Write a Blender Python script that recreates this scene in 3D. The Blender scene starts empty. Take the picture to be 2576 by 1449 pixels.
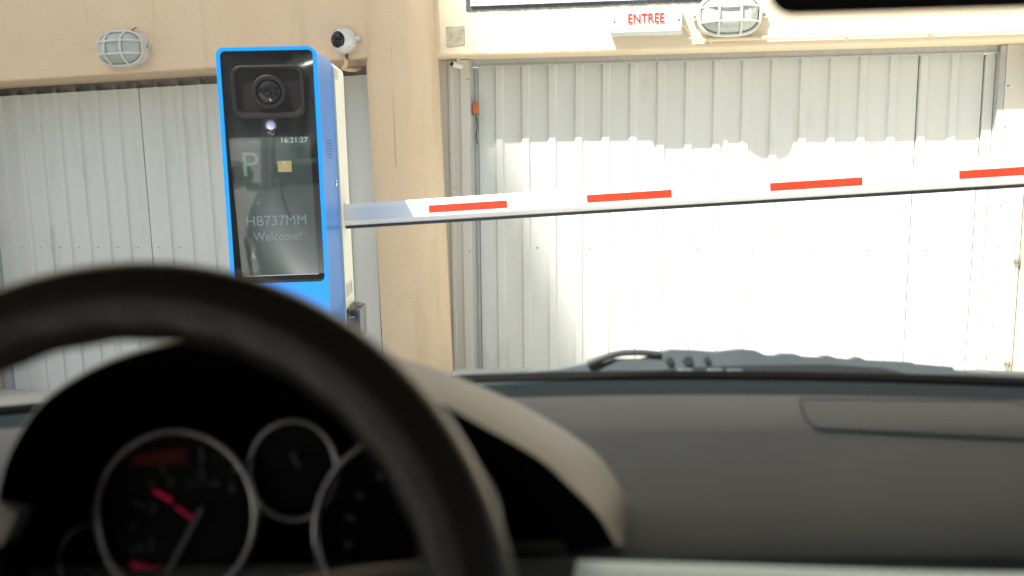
import bpy, bmesh, math, random
from mathutils import Vector, Matrix
random.seed(7)
R = math.radians
S = bpy.context.scene
COL = S.collection
# ------------------------------------------------------------------ camera
FPX = 2300.0; CX, CY = 1288.0, 724.5        # picture measured on a 2576 x 1449 copy
CAM = Vector((0, 0, 1.45)); PITCH = R(8.0); ROLL = R(1.7)
fwd = Vector((0, math.cos(PITCH), -math.sin(PITCH)))
u0 = Vector((0, math.sin(PITCH), math.cos(PITCH))); r0 = Vector((1, 0, 0))
RT = r0 * math.cos(ROLL) - u0 * math.sin(ROLL)
UP = r0 * math.sin(ROLL) + u0 * math.cos(ROLL)

def ray(x, y): return fwd + RT * ((x - CX) / FPX) + UP * ((CY - y) / FPX)
def Q(x, y, depth): return CAM + ray(x, y) * depth
def onY(x, y, Y):
    d = ray(x, y); return CAM + d * ((Y - CAM.y) / d.y)
def onZ(x, y, Z):
    d = ray(x, y); return CAM + d * ((Z - CAM.z) / d.z)

class Frame:
    """local axes: x along the face, y into it (away from the car), z up"""
    def __init__(s, O, yaw=0.0, roll=0.0):
        ex = Vector((math.cos(yaw), math.sin(yaw), 0)); ez = Vector((0, 0, 1))
        s.ex = ex * math.cos(roll) + ez * math.sin(roll)
        s.ez = ez * math.cos(roll) - ex * math.sin(roll)
        s.ey = Vector((-math.sin(yaw), math.cos(yaw), 0)); s.O = Vector(O)
        s.m = Matrix(((s.ex.x, s.ey.x, s.ez.x, s.O.x), (s.ex.y, s.ey.y, s.ez.y, s.O.y),
                      (s.ex.z, s.ey.z, s.ez.z, s.O.z), (0, 0, 0, 1)))
    def uv(s, x, y, d=0.0):
        r = ray(x, y); t = ((s.O - CAM).dot(s.ey) + d) / r.dot(s.ey)
        p = CAM + r * t - s.O
        return p.dot(s.ex), p.dot(s.ez)
    def side(s, x, y, u):
        r = ray(x, y); t = ((s.O - CAM).dot(s.ex) + u) / r.dot(s.ex)
        p = CAM + r * t - s.O
        return p.dot(s.ey), p.dot(s.ez)
W0 = Frame((0, 0, 0))

# ------------------------------------------------------------------ materials
def mat(name, col, rough=0.5, metal=0.0, spec=0.5, var=None, vscale=5.0, vstretch=(1, 1, 1), vlo=0.35, vhi=0.7,
        bump=None, emit=None, estr=1.0, coat=0.0, sheen=0.0, speck=None, streak=None):
    """var = second colour mixed in by noise; bump = (scale, strength, distance, stretch)"""
    m = bpy.data.materials.new(name); m.use_nodes = True
    nt = m.node_tree; N = nt.nodes; L = nt.links
    b = N['Principled BSDF']
    b.inputs['Base Color'].default_value = (*col, 1); b.inputs['Roughness'].default_value = rough
    b.inputs['Metallic'].default_value = metal; b.inputs['Specular IOR Level'].default_value = spec
    b.inputs['Coat Weight'].default_value = coat
    b.inputs['Sheen Weight'].default_value = sheen; b.inputs['Sheen Roughness'].default_value = .35; b.inputs['Sheen Tint'].default_value = (1, .93, .82, 1)
    if emit:
        b.inputs['Emission Color'].default_value = (*emit, 1); b.inputs['Emission Strength'].default_value = estr
    tc = N.new('ShaderNodeTexCoord')
    def noise(scale, stretch, detail=4.0, rgh=0.55):
        mp = N.new('ShaderNodeMapping'); mp.inputs['Scale'].default_value = stretch
        L.new(tc.outputs['Object'], mp.inputs['Vector'])
        n = N.new('ShaderNodeTexNoise'); n.inputs['Scale'].default_value = scale
        n.inputs['Detail'].default_value = detail; n.inputs['Roughness'].default_value = rgh
        L.new(mp.outputs['Vector'], n.inputs['Vector']); return n.outputs['Fac']
    def ramp(fac, lo, hi):
        r = N.new('ShaderNodeMapRange'); r.inputs['From Min'].default_value = lo; r.inputs['From Max'].default_value = hi
        r.clamp = True
        L.new(fac, r.inputs['Value']); return r.outputs['Result']
    def mix(fac, a, bcol):
        x = N.new('ShaderNodeMix'); x.data_type = 'RGBA'
        L.new(fac, x.inputs['Factor'])
        if isinstance(a, tuple): x.inputs['A'].default_value = (*a, 1)
        else: L.new(a, x.inputs['A'])
        x.inputs['B'].default_value = (*bcol, 1)
        return x.outputs['Result']
    cur = col
    if var: cur = mix(ramp(noise(vscale, vstretch), vlo, vhi), cur, var)
    if streak: cur = mix(ramp(noise(streak[1], streak[2], 6), streak[3], streak[4]), cur, streak[0])
    if speck: cur = mix(ramp(noise(speck[1], (1, 1, 1), 2), speck[2], speck[2] + 0.05), cur, speck[0])
    if not isinstance(cur, tuple): L.new(cur, b.inputs['Base Color'])
    if bump:
        bm = N.new('ShaderNodeBump'); bm.inputs['Strength'].default_value = bump[1]; bm.inputs['Distance'].default_value = bump[2]
        L.new(noise(bump[0], bump[3] if len(bump) > 3 else (1, 1, 1), 5, 0.6), bm.inputs['Height'])
        L.new(bm.outputs['Normal'], b.inputs['Normal'])
    return m

def glass_mat(name, tint=(1, 1, 1), refl=0.04, dust=0.0):
    m = bpy.data.materials.new(name); m.use_nodes = True
    N = m.node_tree.nodes; L = m.node_tree.links; N.clear()
    o = N.new('ShaderNodeOutputMaterial'); t = N.new('ShaderNodeBsdfTransparent'); g = N.new('ShaderNodeBsdfGlossy')
    t.inputs['Color'].default_value = (*tint, 1); g.inputs['Roughness'].default_value = 0.01
    x = N.new('ShaderNodeMixShader'); f = N.new('ShaderNodeFresnel'); f.inputs['IOR'].default_value = 1.25
    k = N.new('ShaderNodeMath'); k.operation = 'MULTIPLY'; k.inputs[1].default_value = refl / 0.04
    L.new(f.outputs['Fac'], k.inputs[0]); L.new(k.outputs['Value'], x.inputs['Fac'])
    L.new(t.outputs[0], x.inputs[1]); L.new(g.outputs[0], x.inputs[2])
    if dust:
        tc = N.new('ShaderNodeTexCoord'); n = N.new('ShaderNodeTexNoise'); n.inputs['Scale'].default_value = 9; n.inputs['Detail'].default_value = 6
        L.new(tc.outputs['Object'], n.inputs['Vector'])
        q = N.new('ShaderNodeMath'); q.operation = 'MULTIPLY'; q.inputs[1].default_value = dust; L.new(n.outputs['Fac'], q.inputs[0])
        d1 = N.new('ShaderNodeBsdfTranslucent'); d1.inputs['Color'].default_value = (.8, .82, .8, 1)
        y = N.new('ShaderNodeMixShader'); L.new(q.outputs['Value'], y.inputs['Fac']); L.new(x.outputs[0], y.inputs[1]); L.new(d1.outputs[0], y.inputs[2]); x = y
    L.new(x.outputs[0], o.inputs['Surface'])
    return m

STUCCO = mat('stucco', (.69, .535, .375), .9, spec=.2, speck=((.65, .51, .36), 100, .61), var=(.66, .51, .335), vscale=2.2, bump=(55, .9, .006, (.7, .7, 1.25)),
             streak=((.58, .45, .30), 3.0, (2.5, 2.5, .35), .56, .75))
STUCCO_L = mat('stucco_pale', (.74, .63, .46), .9, spec=.2, var=(.70, .58, .41), vscale=2.0, bump=(60, .7, .005, (.7, .7, 1.25)))
GATE = mat('gate_paint', (.645, .67, .63), .45, spec=.3, var=(.61, .63, .585), vscale=3, vstretch=(1.5, 1, .5),
           streak=((.47, .45, .40), 2.4, (3, 1, .7), .60, .85), speck=((.25, .22, .18), 34, .78))
GATE_W = mat('gate_paint_old', (.60, .60, .55), .5, spec=.4, var=(.55, .54, .48), vscale=4, vstretch=(1, 1, .4),
             speck=((.3, .27, .2), 28, .74))
GALV = mat('galvanised_steel', (.46, .48, .47), .45, metal=.2, var=(.38, .40, .39), vscale=30, bump=(80, .1, .001))
DARKGAP = mat('dark_rubber', (.025, .025, .025), .7)
RAILDK = mat('grimy_rail', (.22, .21, .195), .6, metal=.3, var=(.08, .075, .07), vscale=12)
SCREW = mat('screw_metal', (.22, .22, .22), .5, metal=.6)
BLUE = mat('blue_powder_coat', (.0, .168, .57), .28, spec=.36, streak=((.012, .185, .55), 7, (2, 2, .5), .58, .85), bump=(900, .05, .0004))
BLUE_S = BLUE
CREAM = mat('cream_paint', (.70, .69, .60), .45, spec=.4, bump=(700, .05, .0004), var=(.67, .66, .57), vscale=3)
KGLASS = mat('black_glass', (.006, .007, .008), .03, spec=.78, coat=.0)
KSCREEN = mat('lit_display', (.012, .015, .015), .035, spec=.78, emit=(.009, .014, .013), estr=1.0)
KHEAD = mat('lit_display_header', (.012, .015, .015), .035, spec=.78, emit=(.014, .022, .021), estr=1.0)
KTEXT = mat('display_text', (.01, .01, .01), .05, spec=.5, emit=(.055, .082, .077), estr=1.0)
KTEXT2 = mat('display_clock_text', (.01, .01, .01), .05, spec=.5, emit=(.19, .23, .22), estr=1.0)
KPICT = mat('display_big_letter', (.01, .01, .01), .05, spec=.5, emit=(.05, .078, .07), estr=1.0)
KGREEN = mat('display_green', (.01, .01, .01), .05, spec=.5, emit=(.006, .06, .03), estr=1.0)
KYEL = mat('display_yellow', (.01, .01, .01), .05, spec=.5, emit=(.15, .12, .045), estr=1.0)
KPALE = mat('display_pale', (.01, .01, .01), .05, spec=.5, emit=(.19, .19, .14), estr=1.0)
KLINE = mat('display_line', (.1, .1, .1), .2, emit=(.18, .19, .20), estr=1.0)
KBLACK = mat('black_plastic', (.005, .005, .0055), .55, spec=.18)
KBLACK2 = mat('black_plastic_matt', (.004, .0035, .0035), .7, spec=.12)
LENS = mat('lens_glass', (.004, .004, .005), .08, spec=.28)
BUTTON = mat('button_steel', (.55, .53, .70), .28, metal=.7, emit=(.25, .22, .5), estr=.25)
CHROME = mat('chrome', (.75, .75, .76), .16, metal=1.0)
GRIME = mat('print_grey', (.24, .25, .30), .6)
SOCK = mat('socket_plastic', (.075, .085, .088), .38, spec=.5)
SOCKD = mat('socket_dark_plastic', (.018, .02, .022), .32, spec=.5)
ARMW = mat('white_lacquer', (.80, .81, .80), .28, spec=.5, streak=((.62, .61, .57), 6, (.5, 3, 3), .62, .9))
RED = mat('red_reflective_tape', (.84, .032, .010), .22, spec=.5)
REDTXT = mat('red_lettering', (.74, .030, .018), .6, spec=.2)
RUBBER = mat('black_rubber', (.022, .026, .028), .5)
LAMPW = mat('lamp_enamel', (.62, .63, .57), .45, var=(.52, .52, .45), vscale=9, speck=((.2, .17, .12), 26, .73))
LAMPG = mat('frosted_glass', (.42, .46, .44), .2, spec=.6, var=(.34, .37, .34), vscale=14, bump=(160, .25, .002, (1, 1, .05)))
SIGNW = mat('sign_plastic', (.58, .61, .60), .4, spec=.4, streak=((.45, .44, .38), 5, (4, 1, .5), .62, .9))
PANELW = mat('sign_panel_white', (.82, .84, .86), .35)
DARKPAINT = mat('dark_paint_border', (.055, .062, .07), .8, var=(.10, .11, .12), vscale=60, bump=(50, .9, .006))
PATCH = mat('dirty_plaster', (.42, .38, .28), .95, var=(.16, .14, .10), vscale=16, vlo=.45, vhi=.75, bump=(60, .9, .005))
CAMW = mat('camera_plastic', (.66, .67, .64), .35, spec=.5, var=(.6, .6, .56), vscale=14)
ORANGE = mat('orange_lens', (.45, .115, .035), .35, spec=.5)
LEAF = mat('dry_leaf', (.28, .07, .03), .8)
ASPH = mat('concrete_drive', (.56, .53, .47), .9, var=(.50, .47, .42), vscale=1.5, bump=(120, .5, .004), speck=((.2, .2, .19), 60, .62))
DASH = mat('dash_vinyl', (.30, .295, .262), .8, spec=.08, bump=(420, .35, .0012), var=(.27, .265, .237), vscale=8)
DASH2 = mat('dash_vinyl_front', (.255, .252, .225), .8, spec=.08, bump=(420, .35, .0012))
STRIP = mat('dash_rear_strip', (.060, .085, .088), .85, spec=.05, bump=(300, .2, .001))  # darker blue-grey band along the rear edge of the dash
HOODM = mat('taupe_vinyl', (.26, .247, .203), .5, spec=.4, bump=(380, .3, .001))
LEATHER = mat('taupe_leather', (.046, .037, .029), .34, spec=.75, bump=(300, .3, .001))
BLACKIN = mat('black_trim', (.006, .006, .006), .75, spec=.06)
DARKCAB = mat('dark_cabin_trim', (.016, .015, .015), .8)
HEADLIN = mat('grey_headlining', (.05, .05, .047), .9)
SATIN = mat('satin_spoke', (.33, .29, .25), .4, metal=.4)
RINGM = mat('satin_chrome_ring', (.95, .92, .91), .26, metal=.85)
DIAL = mat('dial_black', (.004, .004, .004), .35, spec=.3)
DIALTX = mat('dial_print', (.30, .30, .31), .6)
NEEDLE = mat('needle_grey', (.62, .62, .62), .5)
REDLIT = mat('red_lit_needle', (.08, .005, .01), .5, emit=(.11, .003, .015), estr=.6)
REDDIM = mat('dim_red_patch', (.012, .001, .001), .4, emit=(.005, .0002, .0003), estr=.8)
WIPER = mat('wiper_grey', (.078, .092, .098), .42, spec=.4, var=(.068, .082, .09), vscale=20)
WIPERB = mat('wiper_black', (.022, .026, .028), .5)
COWL = mat('cowl_plastic', (.05, .058, .06), .5, bump=(200, .2, .001))
PAPER = mat('paper', (.72, .90, .97), .8)
BODY = mat('silver_paint', (.40, .41, .41), .3, metal=.75, coat=.6)
TYRE = mat('tyre_rubber', (.02, .02, .02), .8)
WHEELR = mat('alloy_rim', (.32, .32, .33), .35, metal=.9)
SHUT = mat('shut_line', (.01, .01, .01), .8)
HLAMP = mat('headlamp_lens', (.35, .36, .37), .08, spec=.8)
SIDEGL2 = glass_mat('passenger_window_glass', (.22, .23, .23), .02)
WINDSH = glass_mat('windscreen_glass', (.965, .985, .975), .006, dust=.03)
SIDEGL = glass_mat('side_window_glass', (.60, .63, .62), .02)
FACADE = mat('far_facade', (.50, .45, .38), .9, var=(.45, .40, .33), vscale=1.0, bump=(20, .5, .01))
SLATE = mat('slate_roof', (.09, .10, .115), .7, bump=(8, .6, .03))
PANE = mat('dark_pane', (.02, .024, .028), .06, spec=.6)
WOODW = mat('window_white', (.7, .7, .68), .5)
COBWEB = mat('cobweb_dust', (.36, .33, .26), .95)

# ------------------------------------------------------------------ mesh building
class MB:
    def __init__(s): s.v = []; s.f = []
    def add(s, vs, fs):
        o = len(s.v); s.v += [Vector(v) for v in vs]; s.f += [[i + o for i in f] for f in fs]; return s
    def box(s, x0, x1, y0, y1, z0, z1):
        return s.add([(x0, y0, z0), (x1, y0, z0), (x1, y1, z0), (x0, y1, z0), (x0, y0, z1), (x1, y0, z1), (x1, y1, z1), (x0, y1, z1)],
                     [(0, 3, 2, 1), (4, 5, 6, 7), (0, 1, 5, 4), (1, 2, 6, 5), (2, 3, 7, 6), (3, 0, 4, 7)])
    def prism(s, poly, vec):
        """poly: list of 3-D points (planar), extruded by vec"""
        n = len(poly); P = [Vector(p) for p in poly]; v = Vector(vec)
        return s.add(P + [p + v for p in P], [list(range(n - 1, -1, -1)), list(range(n, 2 * n))] +
                     [(i, (i + 1) % n, n + (i + 1) % n, n + i) for i in range(n)])
    def loft(s, rings, closed=True, cap=True):
        n = len(rings[0]); o = []; fs = []
        for r in rings: o += list(r)
        for k in range(len(rings) - 1):
            for i in range(n if closed else n - 1):
                j = (i + 1) % n
                fs.append((k * n + i, k * n + j, (k + 1) * n + j, (k + 1) * n + i))
        if cap and closed:
            fs.append(list(range(n - 1, -1, -1))); fs.append([(len(rings) - 1) * n + i for i in range(n)])
        return s.add(o, fs)
    def tube(s, pts, r, seg=10, closed=False, radii=None):
        P = [Vector(p) for p in pts]; n = len(P); rings = []; prev = None
        for i in range(n):
            if closed: t = (P[(i + 1) % n] - P[i - 1])
            else: t = P[min(i + 1, n - 1)] - P[max(i - 1, 0)]
            t.normalize()
            if prev is None:
                a = Vector((0, 0, 1)) if abs(t.z) < .9 else Vector((1, 0, 0))
                a = (a - t * a.dot(t)).normalized()
            else:
                a = prev - t * prev.dot(t); a.normalize()
            prev = a; b = t.cross(a); rr = radii[i] if radii else r
            rings.append([P[i] + (a * math.cos(q) + b * math.sin(q)) * rr for q in [2 * math.pi * k / seg for k in range(seg)]])
        if closed: rings.append(rings[0]); return s.loft(rings, True, False)
        return s.loft(rings)
    def lathe(s, prof, c, axis, seg=28, sx=1.0, sy=1.0, a=None):
        """prof: list of (radius, height along axis)"""
        ax = Vector(axis).normalized(); c = Vector(c)
        if a is None: a = Vector((0, 0, 1)) if abs(ax.z) < .9 else Vector((1, 0, 0))
        a = Vector(a); a = (a - ax * a.dot(ax)).normalized(); b = a.cross(ax)
        rings = [[c + ax * h + a * (math.cos(q) * r * sy) + b * (math.sin(q) * r * sx) for q in [2 * math.pi * k / seg for k in range(seg)]] for r, h in prof]
        return s.loft(rings)

def catmull(pts, sub=6, closed=False):
    P = [Vector(p) for p in pts]; n = len(P); out = []
    for i in range(n if closed else n - 1):
        if closed: p0, p1, p2, p3 = P[i - 1], P[i], P[(i + 1) % n], P[(i + 2) % n]
        else: p0, p1, p2, p3 = P[max(i - 1, 0)], P[i], P[i + 1], P[min(i + 2, n - 1)]
        for k in range(sub):
            t = k / sub
            out.append(0.5 * ((2 * p1) + (p2 - p0) * t + (2 * p0 - 5 * p1 + 4 * p2 - p3) * t * t + (3 * p1 - p0 - 3 * p2 + p3) * t ** 3))
    if not closed: out.append(P[-1])
    return out

def rrect(x0, x1, z0, z1, r, seg=6):
    """rounded rectangle outline (2-D), r = radius or 4 radii (bl, br, tr, tl)"""
    rs = r if isinstance(r, (tuple, list)) else (r,) * 4
    out = []
    for (cx, cz, rr, a0) in ((x0 + rs[0], z0 + rs[0], rs[0], 180), (x1 - rs[1], z0 + rs[1], rs[1], 270),
                             (x1 - rs[2], z1 - rs[2], rs[2], 0), (x0 + rs[3], z1 - rs[3], rs[3], 90)):
        for k in range(seg + 1):
            a = R(a0 + 90 * k / seg); out.append((cx + rr * math.cos(a), cz + rr * math.sin(a)))
    return out

def build(name, mb, m, parent=None, F=None, **k):
    """one mesh object, or one object per mesh when a list is given"""
    F = F or W0
    if isinstance(mb, list): return [build1(name, x, m, parent, F, **k) for x in mb]
    return build1(name, mb, m, parent, F, **k)

def build1(name, mb, m, parent=None, F=W0, smooth=None, bevel=0, bseg=2, at=None):
    me = bpy.data.meshes.new(name)
    if parent is not None: inv = parent['_w'] if False else WORLD[parent.name].inverted()
    else:
        base = Matrix.Translation(F.m @ Vector(at)) @ F.m.to_3x3().to_4x4() if at is not None else F.m
        inv = base.inverted()
    T = inv @ F.m
    me.from_pydata([T @ v for v in mb.v], [], mb.f)
    bm = bmesh.new(); bm.from_mesh(me); bmesh.ops.recalc_face_normals(bm, faces=bm.faces); bm.to_mesh(me); bm.free()
    ob = bpy.data.objects.new(name, me); COL.objects.link(ob); me.materials.append(m)
    if parent is not None: ob.parent = parent; WORLD[ob.name] = WORLD[parent.name]
    else: ob.matrix_world = base; WORLD[ob.name] = base.copy()
    if bevel:
        b = ob.modifiers.new('Bevel', 'BEVEL'); b.width = bevel; b.segments = bseg; b.limit_method = 'ANGLE'; b.angle_limit = R(35)
    if smooth is not None:
        me.shade_smooth()
        try: me.set_sharp_from_angle(angle=R(smooth))
        except Exception: pass
    return ob
WORLD = {}
def tag(o, label, cat, group=None, kind=None):
    if label: o['label'] = label
    if cat: o['category'] = cat
    if group: o['group'] = group
    if kind: o['kind'] = kind
    return o
def root(name, F, at, label, cat, group=None):
    o = bpy.data.objects.new(name, None); o.empty_display_size = .1; COL.objects.link(o)
    o.matrix_world = Matrix.Translation(F.m @ Vector(at)) @ F.m.to_3x3().to_4x4()
    WORLD[o.name] = o.matrix_world.copy()
    return tag(o, label, cat, group)

def text_mb(body, u0, u1, z0, z1, d, thick=.0006, bold=0.0):
    c = bpy.data.curves.new('lettering', 'FONT'); c.body = body; c.size = 1; c.resolution_u = 4; c.offset = bold
    o = bpy.data.objects.new('lettering', c); COL.objects.link(o)
    dg = bpy.context.evaluated_depsgraph_get(); dg.update()
    me = bpy.data.meshes.new_from_object(o.evaluated_get(dg))
    mb = MB()
    xs = [v.co.x for v in me.vertices]; ys = [v.co.y for v in me.vertices]
    a, b, e, f = min(xs), max(xs), min(ys), max(ys)
    mb.add([(u0 + (v.co.x - a) / (b - a) * (u1 - u0), d, z0 + (v.co.y - e) / (f - e) * (z1 - z0)) for v in me.vertices],
           [list(p.vertices) for p in me.polygons])
    bpy.data.objects.remove(o); bpy.data.curves.remove(c); bpy.data.meshes.remove(me)
    return mb

# ------------------------------------------------------------------ frames of the place
WL = Frame((-.85, 5.0, 0), -R(16))
WR = Frame((-.30, 5.0, 0), -R(10), -R(1.15))

# ------------------------------------------------------------------ ground
g = MB(); g.add([(-400, -400, 0), (400, -400, 0), (400, 400, 0), (-400, 400, 0)], [(0, 1, 2, 3)])
tag(build('ground', g, ASPH), 'pale concrete driveway in front of the garages', None, kind='structure')

# ------------------------------------------------------------------ building (walls, lintels, column)
bld = root('garage_building', W0, (-.5, 5.3, 0), 'cream stucco building with round column and lintels over the gates', 'building')
zL = sum(WL.uv(x, y)[1] for x, y in ((0, 204), (400, 180), (790, 157))) / 3
zR = sum(WR.uv(x, y)[1] for x, y in ((1200, 145), (1800, 122), (2400, 98))) / 3
sL1 = WL.uv(925, 100)[0] + .12
sLg = WL.uv(12, 893, .35)[0]                 # left edge of the left gate opening
b = MB()
b.box(sLg - .02, sL1, 0, .46, zL, 5.6)
build('lintel_wall', b, STUCCO, bld, WL, bevel=.012)
b = MB(); b.box(sLg - 3.0, sLg - .02, 0, .5, -.1, 5.6)
build('pier', b, STUCCO, bld, WL, bevel=.012)
sRo = WR.uv(2552, 700, .18)[0]               # right end of the openings
b = MB(); b.box(-.34, sRo + .02, 0, .46, zR, 5.6)
build('lintel_wall', b, STUCCO_L, bld, WR, bevel=.012)
b = MB(); b.box(sRo + .02, sRo + 3, .02, .6, -.1, 5.6)
build('pier', b, STUCCO_L, bld, WR, bevel=.012)
# round column, its base sunk in the ground
cl = onY(940, 450, 5.02); cr = onY(1122, 450, 5.02); ccx = (cl.x + cr.x) / 2; crr = (cr.x - cl.x) / 2 * .985
b = MB(); b.lathe([(crr, -.1), (crr, .6), (crr, 1.2), (crr, 2.0), (crr, 3), (crr, 5.6)], (ccx, 5.06, 0), (-.008, 0, 1), 72)
build('column', b, STUCCO, bld, smooth=40)
b = MB(); q_ = [onY(x, y, 5.06 - crr * .985) for x, y in ((907 + 75, -40), (985, 120), (988, 190), (994, 330), (996, 420))]
b.tube(catmull([p + Vector((random.uniform(-.004, .004), .001, 0)) for p in q_], 6), .0011, 5); build('crack', b, mat('hairline_crack', (.30, .23, .15), .95), bld)
# inner walls and flat roof so that the garage behind the gates is closed
b = MB(); b.box(sLg - 3, sL1, .52, 6.5, 5.3, 5.6)
build('roof', b, SLATE, bld, WL)
b = MB(); b.box(-.2, sRo + 3, .62, 6.5, 5.25, 5.55)
build('roof', b, SLATE, bld, WR)

# ------------------------------------------------------------------ corrugated gates
def corrugated(s0, s1, z0, z1, d, first, pitch, rib=.34, depth=.013, t=.03):
    """sheet with raised ribs ending at first + k * pitch (right edge of each rib)"""
    prof = [(s0, d)]
    k = math.floor((s0 - first) / pitch)
    while first + (k - 1) * pitch < s1 + pitch:
        e = first + k * pitch; w = pitch * rib
        for (x, dd) in ((e - w, d), (e - w + .010, d - depth), (e - .006, d - depth), (e, d)):
            if s0 + .002 < x < s1 - .002: prof.append((x, dd))
        k += 1
    prof.append((s1, d))
    mb = MB()
    n = len(prof); vs = []
    for z in (z0, z1):
        vs += [(x, y, z) for x, y in prof] + [(x, d + t, z) for x, y in prof]
    fs = []
    for i in range(n - 1):
        fs.append((i, i + 1, 2 * n + i + 1, 2 * n + i)); fs.append((n + i + 1, n + i, 3 * n + i, 3 * n + i + 1))
        fs.append((i + 1, i, n + i, n + i + 1)); fs.append((2 * n + i, 2 * n + i + 1, 3 * n + i + 1, 3 * n + i))
    fs += [(0, 2 * n, 3 * n, n), (n - 1, 2 * n - 1, 4 * n - 1, 3 * n - 1)]
    return mb.add(vs, fs)
def studs(pts, d, r=.0045, h=.004):
    out = []
    for (x, z) in pts: out.append(MB().lathe([(r, 0), (r * .9, h * .7), (r * .4, h)], (x, d, z), (0, -1, 0), 8))
    return out

dG = .35
lg = root('garage_gate', WL, (WL.uv(400, 700, dG)[0], dG, 0), 'shaded white corrugated steel gate with two leaves behind the blue terminal', 'gate')
a0 = WL.uv(14, 700, dG)[0]; a1 = WL.uv(62.5, 372, dG)[0]; a2 = WL.uv(526, 372, dG)[0]; seam = WL.uv(361, 372, dG)[0]
zb = WL.uv(150, 1001, dG)[1]; zt = zL - .05
pit = (WL.uv(309.6, 372, dG)[0] - WL.uv(13.9, 372, dG)[0]) / 6
gl0 = WL.uv(30, 893, dG)[0]; gr1 = WL.uv(909, 400, dG)[0]
build('gate_leaf', corrugated(gl0, seam - .004, zb, zt, dG, a1, pit), GATE, lg, WL)
build('gate_leaf', corrugated(seam + .004, gr1, zb, zt, dG, WL.uv(416.5, 372, dG)[0], (a2 - WL.uv(416.5, 372, dG)[0]) / 2), GATE, lg, WL)
b = MB(); b.box(seam - .02, seam + .02, dG + .034, dG + .05, zb, zt); build('seam_seal', b, DARKGAP, lg, WL)
b = MB(); b.box(sLg, gl0 - .003, dG - .03, dG + .03, zb - .02, zL - .004); build('jamb', b, GALV, lg, WL, bevel=.003)
b = MB(); b.box(gr1 + .006, gr1 + .09, dG - .02, dG + .03, zb - .02, zt); build('jamb', b, GATE, lg, WL, bevel=.003)
b = MB(); b.box(gr1 + .092, gr1 + .115, dG - .05, dG + .02, zb - .02, zt); build('jamb_seal', b, DARKGAP, lg, WL)
b = MB(); b.box(sLg, gr1 + .12, dG + .032, dG + .09, zt - .03, zL + .02); build('top_rail', b, RAILDK, lg, WL)
hk = []
k = 0
while a1 + (k - 1) * pit < gr1:
    e = a1 + (k - 1) * pit
    if gl0 < e - .02 < gr1: hk.append(MB().box(e - .035, e - .018, dG - .005, dG + .03, zt - .004, zt + .03))
    k += 1
build('hanger_clip', hk, RAILDK, lg, WL)
zr = WL.uv(330, 622, dG)[1]
build('rivet', studs([(a1 + (k - 1) * pit + pit * .3, zr) for k in range(0, 9)] + [(a1 + (k - 1) * pit + pit * .3, zr - .62) for k in range(0, 9)], dG), SCREW, lg, WL)
b = MB(); b.box(gl0, gr1, dG - .022, dG - .004, zb - .01, zb + .03); build('bottom_rail', b, GATE, lg, WL, bevel=.003)

dR = .27
rg = root('garage_gate', WR, (WR.uv(1850, 600, dR)[0], dR, 0), 'sunlit white corrugated gate behind the striped barrier arm', 'gate')
q0 = WR.uv(1266, 190, dR)[0]; q1 = WR.uv(2413, 190, dR)[0]; pr = (q1 - q0) / 16
gx0 = WR.uv(1208, 500, dR)[0]; gx1 = WR.uv(2452, 500, dR)[0]; sm = WR.uv(2310, 190, dR)[0]
zt2 = WR.uv(1800, 151, dR)[1]
build('gate_leaf', corrugated(gx0, sm - .003, -.06, zt2, dR, q0, pr), GATE, rg, WR)
build('gate_leaf', corrugated(sm + .003, gx1, -.06, zt2, dR, q0, pr), GATE, rg, WR)
b = MB(); b.box(sm - .02, sm + .02, dR + .034, dR + .05, -.06, zt2); build('seam_seal', b, DARKGAP, rg, WR)
zrt = WR.uv(1800, 145, dR - .06)[1]
b = MB(); b.box(gx0 - .04, gx1 + .05, dR - .06, dR - .022, zrt - .012, zrt + .05); b.box(gx0 - .04, gx1 + .05, dR - .066, dR - .06, zrt - .016, zrt - .006)
build('top_rail', b, GALV, rg, WR, bevel=.002)
b = MB(); b.box(gx0 - .052, gx0 - .022, dR - .05, dR + .02, -.1, zrt - .016); build('jamb', b, GALV, rg, WR, bevel=.002)
b = MB(); b.box(gx0 - .020, gx0 - .004, dR - .02, dR + .02, -.1, zrt - .016); build('jamb_seal', b, GALV, rg, WR)
b = MB(); b.box(gx1 + .004, gx1 + .05, dR - .03, dR + .02, -.1, zrt - .016); build('jamb', b, GATE, rg, WR, bevel=.002)
b = MB(); b.box(gx1 + .052, gx1 + .080, dR - .09, dR + .02, -.1, zR - .003); build('reveal_strip', b, GALV, rg, WR, bevel=.002)
zz = WR.uv(1725, 626, dR)[1]
pts = [(q0 + (2 * k + 1) * pr + pr * .25, zz) for k in range(0, 8)] + [(q0 + 6.65 * pr, zz + .47), (q0 + 9.55 * pr, zz + .45), (q0 + 6.7 * pr, zz + .82), (q0 + 14.8 * pr, zz + .80)]
build('rivet', studs(pts, dR, .0055), SCREW, rg, WR)

# narrow fixed cladding beside the gate, left and right
dP = .18
cp = root('cladding_panel', WR, (WR.uv(1155, 600, dP)[0], dP, 0), 'narrow pale ribbed panel between the round column and the sunlit gate', 'panel')
c0 = WR.uv(1100, 400, dP)[0]; c1 = WR.uv(1186, 400, dP)[0]
b = corrugated(c0, c1, -.1, zR - .002, dP, WR.uv(1143, 400, dP)[0], (c1 - c0) * 2, .08, .012)
build('sheet', b, GATE_W, cp, WR)
b = MB(); b.box(c1 - .055, c1 - .002, dP - .012, dP - .002, -.1, zR - .004); build('corner_trim', b, GATE_W, cp, WR, bevel=.003)
b = MB(); b.box(c1 - .002, c1 + .006, dP - .01, dR - .055, -.1, zR - .004); build('return_strip', b, GALV, cp, WR)
build('screw', studs([WR.uv(x, y, dP - .012) for x, y in ((1176, 200), (1181, 632))], dP - .012, .005) , SCREW, cp, WR)
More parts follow.
